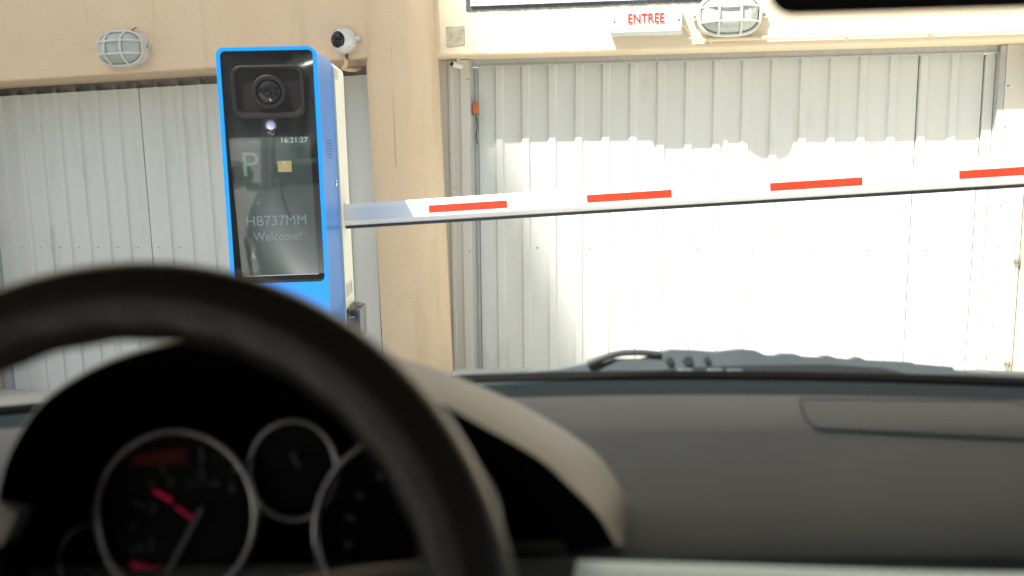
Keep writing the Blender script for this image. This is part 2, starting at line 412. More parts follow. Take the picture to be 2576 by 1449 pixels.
build('screw', studs([WR.uv(x, y, dP) for x, y in ((1136, 666), (1150, 886))], dP, .005), SCREW, cp, WR)

rp = root('cladding_panel', WR, (WR.uv(2500, 600, dP)[0], dP, 0), 'narrow sunlit cream ribbed panel with dark hinge pins and cobwebs beside the gate', 'panel')
e0 = gx1 + .082; e1 = sRo + .015
b = corrugated(e0, e1, -.1, zR - .002, dP, e0 + .115, .125, .06, .010)
build('sheet', b, GATE_W, rp, WR)
build('screw', studs([(e0 + .014, z) for z in (.15, .36, .57, .78, .99, 1.2, 1.6, 1.8)], dP - .001, .005), SCREW, rp, WR)
for (x, y) in ((2559, 658), (2534, 916)):
    u, z = WR.uv(x, y, dP - .02)
    b = MB(); b.box(u - .012, u + .010, dP - .03, dP - .002, z - .004, z + .004)
    b.lathe([(.005, -.012), (.005, .012)], (u - .012, dP - .024, z), (0, 0, 1), 10); b.lathe([(.005, -.016), (.005, .016)], (u + .010, dP - .022, z), (0, 0, 1), 10)
    build('hinge_pin', b, RAILDK, rp, WR)
b = []
for (x, y, n) in ((2562, 640, 9), (2538, 705, 7), (2540, 900, 6), (2480, 880, 4)):
    u, z = WR.uv(x, y, dP - .012); b.append(MB())
    for k in range(n):
        p = [(u + random.uniform(-.025, .02), dP - .013 - random.random() * .01, z + random.uniform(-.03, .03)) for _ in range(3)]
        b[-1].tube(catmull(p, 4), .0007, 4)
build('cobweb', b, COBWEB, rp, WR)

# ------------------------------------------------------------------ things fixed to the walls
def bulkhead(F, px, py, w, h, label, tilt=0):
    u, z = F.uv(px, py)
    r = root('bulkhead_lamp', F, (u, 0, z), label, 'lamp', 'caged oval lamps on the wall')
    def stad(ww, hh, d, n=40):
        o = []
        for k in range(n):
            a = 2 * math.pi * k / n; c, s_ = math.cos(a), math.sin(a)
            e = 2 / 2.7
            o.append((u + ww * math.copysign(abs(c) ** e, c), d, z + hh * math.copysign(abs(s_) ** e, s_)))
        return o
    hw, hh = w / 2, h / 2
    b = MB(); b.loft([stad(hw, hh, -.001), stad(hw, hh, -.035), stad(hw * .97, hh * .95, -.042)])
    for sx in (-1, 1):
        b.box(u + sx * (hw + .008) - .014, u + sx * (hw + .008) + .014, -.03, -.012, z - .008, z + .008)
    build('base', b, LAMPW, r, F, smooth=40)
    b = MB(); b.loft([stad(hw * .88, hh * .84, -.040), stad(hw * .86, hh * .82, -.06), stad(hw * .78, hh * .72, -.085), stad(hw * .6, hh * .5, -.103), stad(hw * .3, hh * .22, -.110)])
    build('glass_bowl', b, LAMPG, r, F, smooth=60)
    b = MB()
    ring = stad(hw * .94, hh * .92, -.050); b.tube(ring, .0085, 8, closed=True)
    def arc(p, q, nrm, lift):
        o = []
        for k in range(13):
            t = k / 12; e = (1 - abs(2 * t - 1) ** 3.2)
            o.append((p[0] + (q[0] - p[0]) * t, -.05 - lift * e, p[1] + (q[1] - p[1]) * t))
        return o
    for f in (-.36, .36):
        b.tube(arc((u + f * hw * .94, z - hh * .90), (u + f * hw * .94, z + hh * .90), 0, .068), .0065, 8)
    for f in (-.34, .34):
        b.tube(arc((u - hw * .90, z + f * hh), (u + hw * .90, z + f * hh), 0, .070), .0060, 8)
    build('cage', b, LAMPW, r, F, smooth=60)
    b = [MB().lathe([(.006, 0), (.006, .005)], (u + sx * (hw + .012), -.031, z), (0, -1, 0), 8) for sx in (-1, 1)]
    build('screw', b, SCREW, r, F)
    return r, u, z
l1, lu, lz = bulkhead(WL, 317, 124, .315, .205, 'grimy oval caged lamp on the shaded wall beside the blue terminal')
l2, lu2, lz2 = bulkhead(WR, 1834, 41, .318, .212, 'sunlit oval caged lamp beside the white entrance sign')
# dry leaf caught on the left lamp
b = MB(); b.add([(lu + .085, -.055, lz + .094), (lu + .10, -.06, lz + .088), (lu + .125, -.052, lz + .104), (lu + .118, -.045, lz + .110), (lu + .098, -.046, lz + .104)], [(0, 1, 2, 3, 4)])
b.add([(lu + .085, -.0535, lz + .096), (lu + .10, -.0585, lz + .090), (lu + .125, -.0505, lz + .106), (lu + .118, -.0435, lz + .112), (lu + .098, -.0445, lz + .106)], [(4, 3, 2, 1, 0)])
tag(build('dry_leaf', b, LEAF, None, WL, at=(lu + .1, -.05, lz + .1)), 'small dry brown leaf caught on top of the grimy lamp', 'leaf')
# rust and water mark below the lamp is in the wall material; entrance sign
su0, sz0 = WR.uv(1538, 80); su1, sz1 = WR.uv(1716, 40)
st = WR.uv(1620, 28)[1]; sb = WR.uv(1625, 97)[1] + .012
es = root('entrance_sign', WR, (su0 + .2, 0, sb), 'white box sign with red lettering ENTRÉE above the sunlit gate', 'sign')
H = st - sb
prof = [(-.001, 0), (-.058, -.002), (-.068, .008), (-.078, .32 * H), (-.082, .50 * H), (-.081, .78 * H), (-.072, .96 * H), (-.060, H), (-.001, H)]
b = MB(); b.prism([(su0, d, sb + z) for d, z in prof], (su1 - su0, 0, 0))
build('housing', b, SIGNW, es, WR, smooth=28, bevel=.004)
b = MB()
for k in range(9): b.box(su0 + .012, su1 - .012, -.0705 - .0012 * k, -.05, sb + .014 + k * .0055, sb + .0165 + k * .0055)
build('ribbed_diffuser', b, SIGNW, es, WR)
b = []
for k in range(4): x = su0 + (su1 - su0) * (.2 + .2 * k); b.append(MB().box(x - .004, x + .004, -.045, -.03, sb - .007, sb + .004))
build('clip', b, LAMPW, es, WR)
build('screw', studs([(su0 + .02, sb + .55 * H), (su1 - .018, sb + .55 * H)], -.083, .006), SCREW, es, WR)
tu0, tz0 = WR.uv(1580, 57, -.085); tu1, tz1 = WR.uv(1672, 30, -.085)
tz0 = WR.uv(1626, 57, -.085)[1]; tz1 = WR.uv(1626, 29, -.085)[1]
build('lettering', text_mb('ENTRÉE', tu0, tu1, tz0, tz1 + .004, -.0850, bold=.018), REDTXT, es, WR)
# conduit
p0 = WR.uv(1716, 58, -.03); pa = WR.uv(1728, 75, -.02); pb = WR.uv(1734, 101, -.012); pc = WR.uv(1780, 100, -.012)
zc = (WR.uv(1900, 95, -.012)[1] + WR.uv(2500, 80, -.012)[1]) / 2
con = root('conduit', WR, (p0[0] + .5, 0, zc), 'thin cream cable conduit clipped along the lintel below the sunlit lamp', 'conduit')
b = MB(); b.tube(catmull([(p0[0] - .01, -.04, p0[1]), (pa[0], -.025, pa[1]), (pb[0] - .004, -.014, (pa[1] + pb[1]) / 2), (pb[0], -.018, zc + .012), (pb[0] + .03, -.020, zc)], 6), .0045, 8)
build('cable', b, STUCCO_L, con, WR, smooth=60)
b = MB(); b.tube([(pb[0] + .02, -.020, zc), (sRo + .4, -.020, zc)], .0095, 12)
build('pipe', b, STUCCO_L, con, WR, smooth=60)
for px in (1788, 2128, 2340):
    u = WR.uv(px, 90, -.012)[0]
    b = MB(); b.lathe([(.013, -.008), (.013, .008)], (u, -.020, zc), (1, 0, 0), 12); b.box(u - .006, u + .006, -.023, 0, zc - .022, zc + .004)
    build('clip', b, STUCCO_L, con, WR)
# dome camera
du, dz = WL.uv(871, 104)
dc = root('dome_camera', WL, (du, 0, dz), 'white dome security camera on the wall beside the round column', 'camera')
b = MB(); b.lathe([(.066, -.0), (.068, .02), (.066, .035), (.060, .052), (.048, .067), (.036, .076)], (du, -.001, dz), (0, -1, 0), 36)
b.lathe([(.012, 0), (.012, .03)], (du + .058, -.02, dz + .008), (1, 0, 0), 12)
build('housing', b, CAMW, dc, WL, smooth=40)
ax = Vector((-.28, -.95, -.05)).normalized()
b = MB(); b.lathe([(.043, .066), (.041, .072), (.034, .084), (.022, .093), (.008, .097)], (du + .004, -.004, dz + .004), ax, 28)
build('dome', b, LENS, dc, WL, smooth=60)
b = MB(); b.lathe([(.043, .060), (.0455, .068), (.043, .071)], (du + .004, -.004, dz + .004), ax, 28)
build('dome_ring', b, KBLACK, dc, WL, smooth=40)
build('screw', studs([(du + .008, dz + .056), (du + .043, dz - .036), (du - .045, dz - .03)], -.058, .003), SCREW, dc, WL)
c1_ = WL.uv(873, 128, -.02); c2_ = WL.uv(872, 150, -.012); c3_ = WL.uv(880, 170, .06); c4_ = WL.uv(905, 172, .2)
b = MB(); b.tube(catmull([(c1_[0], -.02, c1_[1] + .01), (c2_[0], -.012, c2_[1])], 4), .008, 8); build('cable', b, SOCKD, dc, WL, smooth=60)
b = MB(); b.tube(catmull([(c2_[0] - .004, -.012, c2_[1] + .006), (c2_[0] - .006, -.012, c2_[1] - .03), (c3_[0] - .01, .0, c3_[1] - .01), (c3_[0] + .03, .05, c3_[1] - .015), (c4_[0], .2, c4_[1])], 6), .0105, 10)
build('cable_sleeve', b, STUCCO, dc, WL, smooth=60)
# small bullet camera under the lintel
bu, bz = WR.uv(1137, 161, .12)
bc = root('bullet_camera', WR, (bu, .12, bz), 'tiny white tube camera under the lintel next to the round column', 'camera')
b = MB(); b.lathe([(.0135, 0), (.0165, .003), (.0165, .09), (.012, .095)], (bu, .12, bz), (.55, .8, -.12), 20); b.box(bu + .02, bu + .035, .15, .19, bz + .008, zR + .002)
build('tube_housing', b, CAMW, bc, WR, smooth=40)
b = MB(); b.lathe([(.0115, 0), (.010, .003), (.004, .004)], (bu - .001, .118, bz), (-.55, -.8, .12), 18); build('lens', b, LENS, bc, WR, smooth=40)
# orange warning beacon with its wire
ou, oz = WR.uv(1196, 272, dR - .09)
ob_ = root('warning_beacon', WR, (ou, dR - .05, oz), 'small orange warning light with a loose wire on the gate jamb', 'lamp')
b = MB(); b.lathe([(.019, -.028), (.021, -.02), (.021, .02), (.017, .030), (.006, .034)], (ou, dR - .085, oz), (0, 0, 1), 20); build('lens', b, ORANGE, ob_, WR, smooth=50)
b = MB(); b.lathe([(.014, -.04), (.022, -.034), (.022, -.027)], (ou, dR - .085, oz), (0, 0, 1), 16); b.box(ou - .012, ou + .012, dR - .085, dR - .05, oz - .036, oz + .03); build('bracket', b, RAILDK, ob_, WR)
wz = [WR.uv(1197, y, dR - .06)[1] for y in (292, 318, 342, 362)]
b = MB(); b.tube(catmull([(ou - .004, dR - .06, wz[0]), (ou + .003, dR - .058, wz[1]), (ou - .005, dR - .056, wz[2]), (ou + .001, dR - .055, wz[3])], 5), .0035, 6); build('wire', b, DARKGAP, ob_, WR)
# patch of dirty plaster
u0_, z1_ = WR.uv(1122, 66); u1_, z0_ = WR.uv(1169, 116)
b = MB(); b.prism([(u0_, 0, z0_), (u0_ + .02, 0, z0_ - .004), (u1_ - .03, 0, z0_ + .002), (u1_, 0, z0_ + .006), (u1_ + .001, 0, z1_), (u0_, 0, z1_ - .004)], (0, -.003, 0))
tag(build('plaster_patch', b, PATCH, None, WR, at=((u0_ + u1_) / 2, 0, z0_)), 'square dirty unpainted plaster patch on the lintel beside the round column', 'patch')
# big sign panel with painted dark border
pu, pz = WR.uv(1173, 32); pu2, pz2 = WR.uv(1185, 18); pr_ = WR.uv(1900, 3)[0]
sp = root('sign_panel', WR, (pu + .8, 0, pz), 'large white sign panel with dark painted border at the top of the picture', 'sign')
pw = pr_ - pu
zlo = (WR.uv(1173, 32)[1] + WR.uv(1713, 5)[1]) / 2; zli = (WR.uv(1185, 18.5)[1] + WR.uv(1500, 3)[1]) / 2
b = MB(); low = []
n = 90
for k in range(n + 1): low.append((pu + pw * k / n, -.0005, zlo + random.uniform(-.003, .003)))
b.prism(low + [(pu + pw, -.0005, zlo + .9), (pu, -.0005, zlo + .9)], (0, -.004, 0))
build('painted_border', b, DARKPAINT, sp, WR)
b = MB(); b.box(pu2, pu + pw - .03, -.016, -.006, zli, zlo + .87); build('white_board', b, PANELW, sp, WR, bevel=.002)
build('screw', studs([(pu2 + .03, zli + .02), (pu2 + .03, zli + .5)], -.016, .005), SCREW, sp, WR)

# ------------------------------------------------------------------ parking terminal
kO = onY(680, 700, 2.70); K = Frame((kO.x, kO.y, 0), R(2.5), R(-.25))
def ku(*pts): return sum(K.uv(x, y)[0] for x, y in pts) / len(pts)
def kz(*pts): return sum(K.uv(x, y)[1] for x, y in pts) / len(pts)
U0 = ku((543, 160), (562, 420), (580, 700)); U1 = ku((797, 140), (814, 430), (829, 760)); ZT = kz((570, 121), (672, 118), (780, 113))
kt = root('parking_terminal', K, ((U0 + U1) / 2, .2, 0), 'tall bright blue parking terminal with black glass display and licence camera', 'parking terminal')
dB = K.side(845, 352, U1)[0]; dC = K.side(870, 352, U1 + .004)[0]
dB = min(max(dB, .16), .40); dC = min(max(dC, dB + .12), dB + .30)
gu0 = ku((554, 150), (572, 430), (591, 700)); gu1 = ku((787, 135), (802, 430), (816, 690)); gz1 = kz((570, 130), (672, 127), (775, 123)); gz0 = kz((605, 717), (700, 711), (805, 706))
KT = Frame(K.O, R(5.2), R(-.25))
_a = R(4.4); _ey, _ez = KT.ey.copy(), KT.ez.copy()
KT.ey = _ey * math.cos(_a) + _ez * math.sin(_a); KT.ez = _ez * math.cos(_a) - _ey * math.sin(_a)
KT.O = K.O + K.ex * (gu0 + .001) + K.ez * (gz1 - .001) - KT.ex * (gu0 + .001) - KT.ez * (gz1 - .001)
KT.m = Matrix(((KT.ex.x, KT.ey.x, KT.ez.x, KT.O.x), (KT.ex.y, KT.ey.y, KT.ez.y, KT.O.y), (KT.ex.z, KT.ey.z, KT.ez.z, KT.O.z), (0, 0, 0, 1)))
# blue shell: frame around the glass + lower plate, built as one sleeve
out = rrect(U0, U1, .03, ZT, (.004, .004, .030, .022), 8)
b = MB(); b.prism([(x, .0, z) for x, z in out], (0, dB, 0))
# cut the window: front face replaced by a ring
inn = rrect(gu0, gu1, gz0, gz1, (.016, .016, .014, .014), 8)
nf = len(out)
b.f.pop(0)      # drop front cap
b.add([(x, 0, z) for x, z in out] + [(x, 0, z) for x, z in inn] + [(x, .003, z) for x, z in inn],
      [(i, (i + 1) % nf, nf + (i + 1) % nf, nf + i) for i in range(nf)] + [(nf + i, nf + (i + 1) % nf, 2 * nf + (i + 1) % nf, 2 * nf + i) for i in range(nf)])
shell = build('blue_shell', b, BLUE, kt, K, smooth=30)
b = MB(); b.loft([[(x, .003, z) for x, z in rrect(gu0 + .0003, gu1 - .0003, gz0 + .0003, gz1 - .0003, .0155, 8)], [(x, .085, z) for x, z in rrect(gu0 + .0003, gu1 - .0003, gz0 + .0003, gz1 - .0003, .0155, 8)]], True, False)
build('glass_surround', b, KBLACK2, kt, K)
b = MB(); b.prism([(x, .0035, z) for x, z in rrect(gu0 + .0006, gu1 + .004, gz0 - .004, gz1 - .0008, .0155, 8)], (0, .008, 0))
gp = build('glass_panel', b, KGLASS, kt, KT)
b = MB(); b.prism([(x, dB + .0015, z) for x, z in rrect(U0 + .004, U1 + .006, .03, ZT - .012, (.004, .004, .024, .024), 8)], (0, dC - dB, 0))
cab = build('rear_cabinet', b, CREAM, kt, K, smooth=30)
b = MB(); b.box(U0 + .01, U1 - .01, .004, dC, 0, .031); build('foot', b, DARKGAP, kt, K)
def kut(*pts): return sum(KT.uv(x, y)[0] for x, y in pts) / len(pts)
def kzt(*pts): return sum(KT.uv(x, y)[1] for x, y in pts) / len(pts)
# licence camera window
x0, z1 = kut((584, 230), (586, 240)), kzt((676, 164)); x1, z0 = kut((768, 228)), kzt((678, 298))
ofr = rrect(x0, x1, z0, z1, .030, 9); ifr = rrect(x0 + .010, x1 - .010, z0 + .012, z1 - .008, .026, 9)
nf = len(ofr)
b = MB()
rings = [[(x, .0034, z) for x, z in ofr], [(x, -.010, z) for x, z in ofr], [(x + (.0 if True else 0), -.013, z) for x, z in rrect(x0 + .003, x1 - .003, z0 + .003, z1 - .003, .028, 9)],
         [(x, -.012, z) for x, z in ifr], [(x, .0030, z) for x, z in rrect(x0 + .016, x1 - .016, z0 + .018, z1 - .014, .024, 9)]]
b.loft(rings, True, False)
cm = build('camera_bezel', b, KBLACK, kt, KT, smooth=35)
b = MB(); b.prism([(x, .0022, z) for x, z in rrect(x0 + .015, x1 - .015, z0 + .017, z1 - .013, .024, 9)], (0, .001, 0)); build('recess', b, KBLACK2, cm, KT)
lu_, lz_ = KT.uv(677, 231)
b = MB(); b.lathe([(.0485, -.0018), (.0485, .010), (.046, .012), (.038, .012), (.0375, .003), (.032, .002)], (lu_, .0, lz_), (0, -1, 0), 48); lb = build('lens_barrel', b, KBLACK, cm, KT, smooth=35)
b = MB(); b.lathe([(.0365, .003), (.035, .0055), (.028, .009), (.018, .012), (.006, .0133)], (lu_, .0, lz_), (0, -1, 0), 40); build('lens', b, LENS, cm, KT, smooth=60)
b = MB(); b.lathe([(.0175, .0128), (.0175, .0142), (.0145, .0142), (.0145, .0128)], (lu_, .0, lz_), (0, -1, 0), 32); build('lens_ring', b, KBLACK, cm, KT, smooth=35)
# call button
bu_, bz_ = KT.uv(681, 316)
b = MB(); b.lathe([(.0125, -.0005), (.0125, .003), (.011, .0048), (.004, .0054)], (bu_, .002, bz_), (0, -1, 0), 28); btn = build('call_button', b, BUTTON, kt, KT, smooth=35)
b = MB(); b.tube([(bu_ + .0150 * math.cos(R(a)), .0012, bz_ + .0150 * math.sin(R(a))) for a in range(-40, 221, 10)], .0007, 6); build('button_ring', b, LAMPW, kt, KT)
iu, iz = KT.uv(683, 334)
b = MB()
b.tube([(iu + x, .0015, iz + z) for x, z in ((-.002, .006), (.005, .007), (.008, .003), (.006, -.001), (.006, -.006), (.001, -.006), (-.002, -.003), (-.002, .006))], .0006, 5)
for rr in (.0025, .005): b.tube([(iu - .005 - rr * math.cos(R(a)), .0015, iz + rr * math.sin(R(a))) for a in range(-50, 51, 20)], .0006, 5)
build('speech_icon', b, GRIME, kt, KT)
# display
sx0 = kut((585, 360), (607, 690)) + .0; sx1 = kut((782, 350), (799, 680)); s_z1 = kzt((585, 349), (782, 341)); s_z0 = kzt((607, 698), (799, 687))
b = MB(); b.box(sx0, sx1, .0022, .0033, s_z0, s_z1); scr = build('display', b, KSCREEN, kt, KT)
hz = kzt((620, 374), (760, 368))
b = MB(); b.box(sx0, sx1, .0017, .0021, hz, s_z1); build('header_bar', b, KHEAD, scr, KT)
def scr_text(body, x0, x1, yb, yt, m, bold=0, nm='lettering'):
    xm = (x0 + x1) / 2; ym = (yb + yt) / 2
    a = KT.uv(x0, ym)[0]; c = KT.uv(x1, ym)[0]; zb_ = KT.uv(xm, yb)[1]; zt_ = KT.uv(xm, yt)[1]
    return build(nm, text_mb(body, a, c, zb_, zt_, .0012, bold=bold), m, scr, KT)
scr_text('16:21:27', 708, 774, 358.5, 345.5, KTEXT2)
scr_text('orbility', 621, 648.5, 361.5, 353, KTEXT, .01)
scr_text('P', 611, 652, 443, 383, KPICT)
scr_text('HB737MM', 620, 770.5, 567, 542, KTEXT)
scr_text('Welcome!', 637, 758.5, 605, 583, KTEXT)
hu, hz_ = KT.uv(741, 390)
b = MB(); b.tube([(hu + x, .0012, hz_ + z) for x, z in ((-.0055, -.007), (-.0055, .002), (0, .007), (.0055, .002), (.0055, -.007))], .0011, 5); b.tube([(hu + x, .0012, hz_ + z) for x, z in ((-.002, -.006), (-.002, 0), (.002, 0), (.002, -.006))], .0007, 5)
build('house_icon', b, KGREEN, scr, KT)
yu0 = KT.uv(698.5, 418)[0]; yu1 = KT.uv(733.5, 418)[0]; yz0 = KT.uv(716, 433)[1]; yz1 = KT.uv(716, 404.5)[1]
b = MB(); b.box(yu0, yu1, .0014, .0019, yz0, yz1); build('yellow_notice', b, KYEL, scr, KT)
b = MB()
w_ = yu1 - yu0; h_ = yz1 - yz0
for r_ in range(3):
    for c_ in range(7):
        x = yu0 + w_ * (.12 + .11 * c_); z = yz0 + h_ * (.62 - .13 * r_)
        b.box(x, x + w_ * .055, .0009, .0013, z - h_ * .03, z + h_ * .03)
b.box(yu0 + w_ * .15, yu1 - w_ * .15, .0009, .0013, yz0 + h_ * .12, yz0 + h_ * .18)
for a in range(5): b.lathe([(h_ * .05, 0), (h_ * .04, .0004)], ((yu0 + yu1) / 2 + h_ * .07 * math.cos(a * 1.257), .0013, yz0 + h_ * .82 + h_ * .07 * math.sin(a * 1.257)), (0, -1, 0), 8)
build('notice_print', b, KPALE, scr, KT)
b = MB(); b.box(sx0 + .001, sx1, .0012, .0018, s_z0 - .0008, s_z0 + .0010); build('progress_line', b, KLINE, scr, KT)
# side details
b = MB()
g0d, g0z = K.side(819.5, 374, U1); 
for r_ in range(7):
    nc = 5 if r_ in (0, 6) else 7
    for c_ in range(nc):
        dd = dB * (.30 + .40 * ((c_ + (1 if nc == 5 else 0)) / 6)); zz_ = g0z + .026 - r_ * .0087
        b.lathe([(.0018, 0), (.0018, .0006)], (U1 + .0001, dd, zz_), (1, 0, 0), 8)
build('speaker_grille', b, SHUT, kt, K)
ld, lz2_ = K.side(837.5, 462, U1)
b = MB(); b.lathe([(.0105, 0), (.0105, .004), (.009, .006)], (U1, dB * .80, lz2_), (1, 0, 0), 24); lk = build('lock', b, CHROME, kt, K, smooth=35)
b = MB(); b.box(U1 + .0055, U1 + .0066, dB * .80 - .0012, dB * .80 + .0012, lz2_ - .005, lz2_ + .004); build('keyhole', b, SHUT, lk, K)
UC = U1 + .006; dm = (dB + dC) / 2; cw = dC - dB
nz1 = K.side(870, 723, UC)[1]; nz0 = K.side(870, 746, UC)[1]
b = MB(); b.box(UC - .001, UC + .0008, dB + cw * .10, dB + cw * .72, nz0 - .006, nz1 + .006)
build('handle_recess', b, mat('recess_shade_cream', (.40, .40, .35), .5), kt, K)  # flat plate; the shade of the recess is put into its darker cream
b = MB(); b.box(UC + .0002, UC + .003, dB + cw * .10, dB + cw * .72, nz1 + .004, nz1 + .007); b.box(UC + .0002, UC + .003, dB + cw * .71, dB + cw * .74, nz0 - .006, nz1 + .004)
build('recess_lip', b, CREAM, kt, K)
tz1_ = K.side(845, 174, UC)[1]; tz0_ = K.side(845, 201, UC)[1]
b = MB()
for k in range(8): zz_ = tz1_ - (tz1_ - tz0_) * k / 8; b.box(UC, UC + .0005, dB + .01, dB + cw * (.25 + .1 * ((k * 7) % 3)), zz_ - .0012, zz_ + .0010)
build('rating_label_print', b, GRIME, kt, K)
kz1 = K.side(880, 768, UC)[1]; kz0 = K.side(880, 858, UC)[1]
def sockring(g, u): return [(u, y, z) for y, z in rrect(dB + cw * .02 + g, dB + cw * .90 - g, kz0 + g, kz1 - g, .012, 5)]
b = MB(); b.loft([sockring(0, UC), sockring(0, UC + .006), sockring(.003, UC + .010), sockring(.004, UC + .026)])
so = build('socket_box', b, SOCKD, kt, K, smooth=35)
b = MB(); b.loft([sockring(.008, UC + .0255), sockring(.006, UC + .029), sockring(.007, UC + .042), sockring(.010, UC + .044)]); build('socket_lid', b, SOCK, so, K, smooth=35)
b = [MB().lathe([(.0045, 0), (.0045, .006)], (UC + .03, dm, z), (1, 0, 0), 12) for z in (kz1 - .003, kz0 + .003)]
build('bolt', b, CHROME, so, K, smooth=35)
b = [MB().tube([(UC + .0075, dB + cw * .02 - .001, z), (UC + .0265, dB + cw * .02 + .004, z)], .0014, 6) for z in (kz1 - .028, kz0 + .024)]
build('lid_clip', b, CAMW, so, K)

# ------------------------------------------------------------------ barrier arm
aO = onY(890, 574, 2.70 + dB + cw * .45)
A = Frame((aO.x, aO.y, aO.z), -R(11))
p_, q_ = A.uv(890, 574), A.uv(2560, 472)
A = Frame((aO.x, aO.y, aO.z), -R(11), math.atan2(q_[1] - p_[1], q_[0] - p_[0]))
sc_ = 1.0
zt_ = A.uv(890, 513, -.02)[1]
hh = zt_
sE = A.uv(2576, 450)[0] + .9
ba = root('barrier_arm', A, (.05, 0, 0), 'long white barrier arm with red stripes reaching out from the blue terminal', 'barrier arm')
kf = hh / .081
pf = [(-.008, .010), (-.026, .026), (-.026, .067), (-.012, .081), (.012, .081), (.026, .067), (.026, .026), (.008, .010)]
b = MB(); b.prism([(-.035, d, z * kf) for d, z in pf], (sE + .035, 0, 0)); build('beam', b, ARMW, ba, A)
b = MB(); b.prism([(-.03, d, z * kf) for d, z in ((-.009, .0), (.009, 0), (.009, .0098), (-.009, .0098))], (sE + .02, 0, 0)); build('rubber_edge', b, RUBBER, ba, A)
for (x0, x1, y) in ((1078, 1276, 520), (1476, 1690, 493), (1937, 2170, 463), (2413, 2655, 434), (2905, 3150, 400)):
    a_, c_ = A.uv(x0, y, -.027)[0], A.uv(x1, y, -.027)[0]
    b = MB(); b.box(a_, c_, -.0268, -.0256, .0365 * kf, .0605 * kf); build('red_stripe', b, RED, ba, A)
b = MB(); b.box(sE, sE + .008, -.024, .024, .012 * kf, .079 * kf); build('end_cap', b, RUBBER, ba, A)

# ------------------------------------------------------------------ the car we sit in
CF = Frame((.06, 0, 0), R(4))
car = root('car', CF, (0, 0, 0), 'silver car seen from inside, waiting at the barrier with its steering wheel in front', 'car')
# outside body: front wings and bonnet
def section(y):
    f = max(0.0, (y - .95) / 1.35); W = .96 - .30 * max(0, (y - 1.0) / 1.2) ** 2; zs = 1.10 - .225 * f ** 1.2
    lowz = .30 + .1 * max(0, f - .8) * 5 * .3
    half = [(W - .03, lowz), (W, .48), (W + .008, .66), (W - .004, zs - .19), (W - .035, zs - .085), (W - .10, zs - .025), (W - .22, zs + .008), (W * .5, zs + .022), (0, zs + .030)]
    pts = catmull([(x, 0, z) for x, z in half], 5)
    full = [(-p.x, y, p.z) for p in pts] + [(p.x, y, p.z) for p in reversed(pts[:-1])]
    return full
ys = [.95 + (2.20 - .95) * k / 40 for k in range(41)]
secs = [section(y) for y in ys]
for k, (yy, sh, dz_) in enumerate(((2.26, .93, .02), (2.30, .80, .05))):
    secs.append([(x * sh, yy, .58 + (z - .58) * sh) for x, _, z in section(2.20)])
AW = (1.50, .43, .50)     # wheel arch centre y, z, radius
mb = MB(); n = len(secs[0]); mb.v = [Vector(v) for s_ in secs for v in s_]
def inarch(v): return abs(v.x) > .6 and (v.y - AW[0]) ** 2 + (v.z - AW[1]) ** 2 < AW[2] ** 2
for v in mb.v:
    if abs(v.x) > .5:
        dy, dz_ = v.y - AW[0], v.z - AW[1]; q = math.hypot(dy, dz_)
        if AW[2] - .03 < q < AW[2] + .02 : v.y = AW[0] + dy / q * AW[2]; v.z = AW[1] + dz_ / q * AW[2]
for k in range(len(secs) - 1):
    for i in range(n - 1):
        f = (k * n + i, k * n + i + 1, (k + 1) * n + i + 1, (k + 1) * n + i)
        c = sum((mb.v[j] for j in f), Vector()) / 4
        if not (abs(c.x) > .5 and math.hypot(c.y - AW[0], c.z - AW[1]) < AW[2] - .002): mb.f.append(f)
mb.f.append([(len(secs) - 1) * n + i for i in range(n)])
body = build('body', mb, BODY, car, CF, smooth=50)
b = MB()
for sx in (-1, 1):
    b.lathe([(AW[2] + .004, .22), (AW[2] + .004, .0), (.02, -.001)], (sx * .50, AW[0], AW[1]), (sx, 0, 0), 40)
build('wheel_arch_liner', b, SHUT, car, CF)
b = MB()
for sx in (-1, 1):
    b.tube(catmull([(sx * .78, .96, 1.108), (sx * .76, 1.2, 1.083), (sx * .68, 1.55, 1.018), (sx * .58, 1.9, .944), (sx * .48, 2.15, .888), (sx * .25, 2.2, .893), (0, 2.2, .902)], 6), .006, 6)
    b.tube(catmull([(sx * .97, 1.0, .36), (sx * .968, 1.0, .66), (sx * .958, .99, .84), (sx * .92, .97, .955)], 5), .005, 6)
build('bonnet_shut_line', b, SHUT, body, CF)
for sx in (-1, 1):
    b = MB(); b.lathe([(.15, .0), (.14, .03), (.08, .06), (.02, .07)], (sx * .53, 2.10, .72), (sx * .5, .80, .2), 24, sx=1.0, sy=.6); build('headlight', b, HLAMP, car, CF, smooth=60)
    w = MB(); w.lathe([(.24, -.10), (.36, -.11), (.385, -.08), (.39, 0), (.385, .08), (.36, .11), (.24, .10)], (sx * .76, AW[0], .39), (sx, 0, 0), 40)
    wh = build('wheel', w, TYRE, car, CF, smooth=40)
    b = MB(); b.lathe([(.225, .085), (.215, .105), (.20, .09), (.06, .07), (.05, .09), (.01, .092)], (sx * .76, AW[0], .39), (sx, 0, 0), 32)
    for k in range(7):
        a = k * 2 * math.pi / 7; c, s_ = math.cos(a), math.sin(a)
        b.tube([(sx * .845, AW[0] + c * .05, .39 + s_ * .05), (sx * .855, AW[0] + c * .21, .39 + s_ * .21)], .017, 6)
    build('rim', b, WHEELR, wh, CF, smooth=40)
    w = MB(); w.lathe([(.22, -.10), (.335, -.08), (.34, 0), (.335, .08), (.22, .10)], (sx * .84, -1.3, .34), (sx, 0, 0), 32); build('wheel', w, TYRE, car, CF, smooth=40)
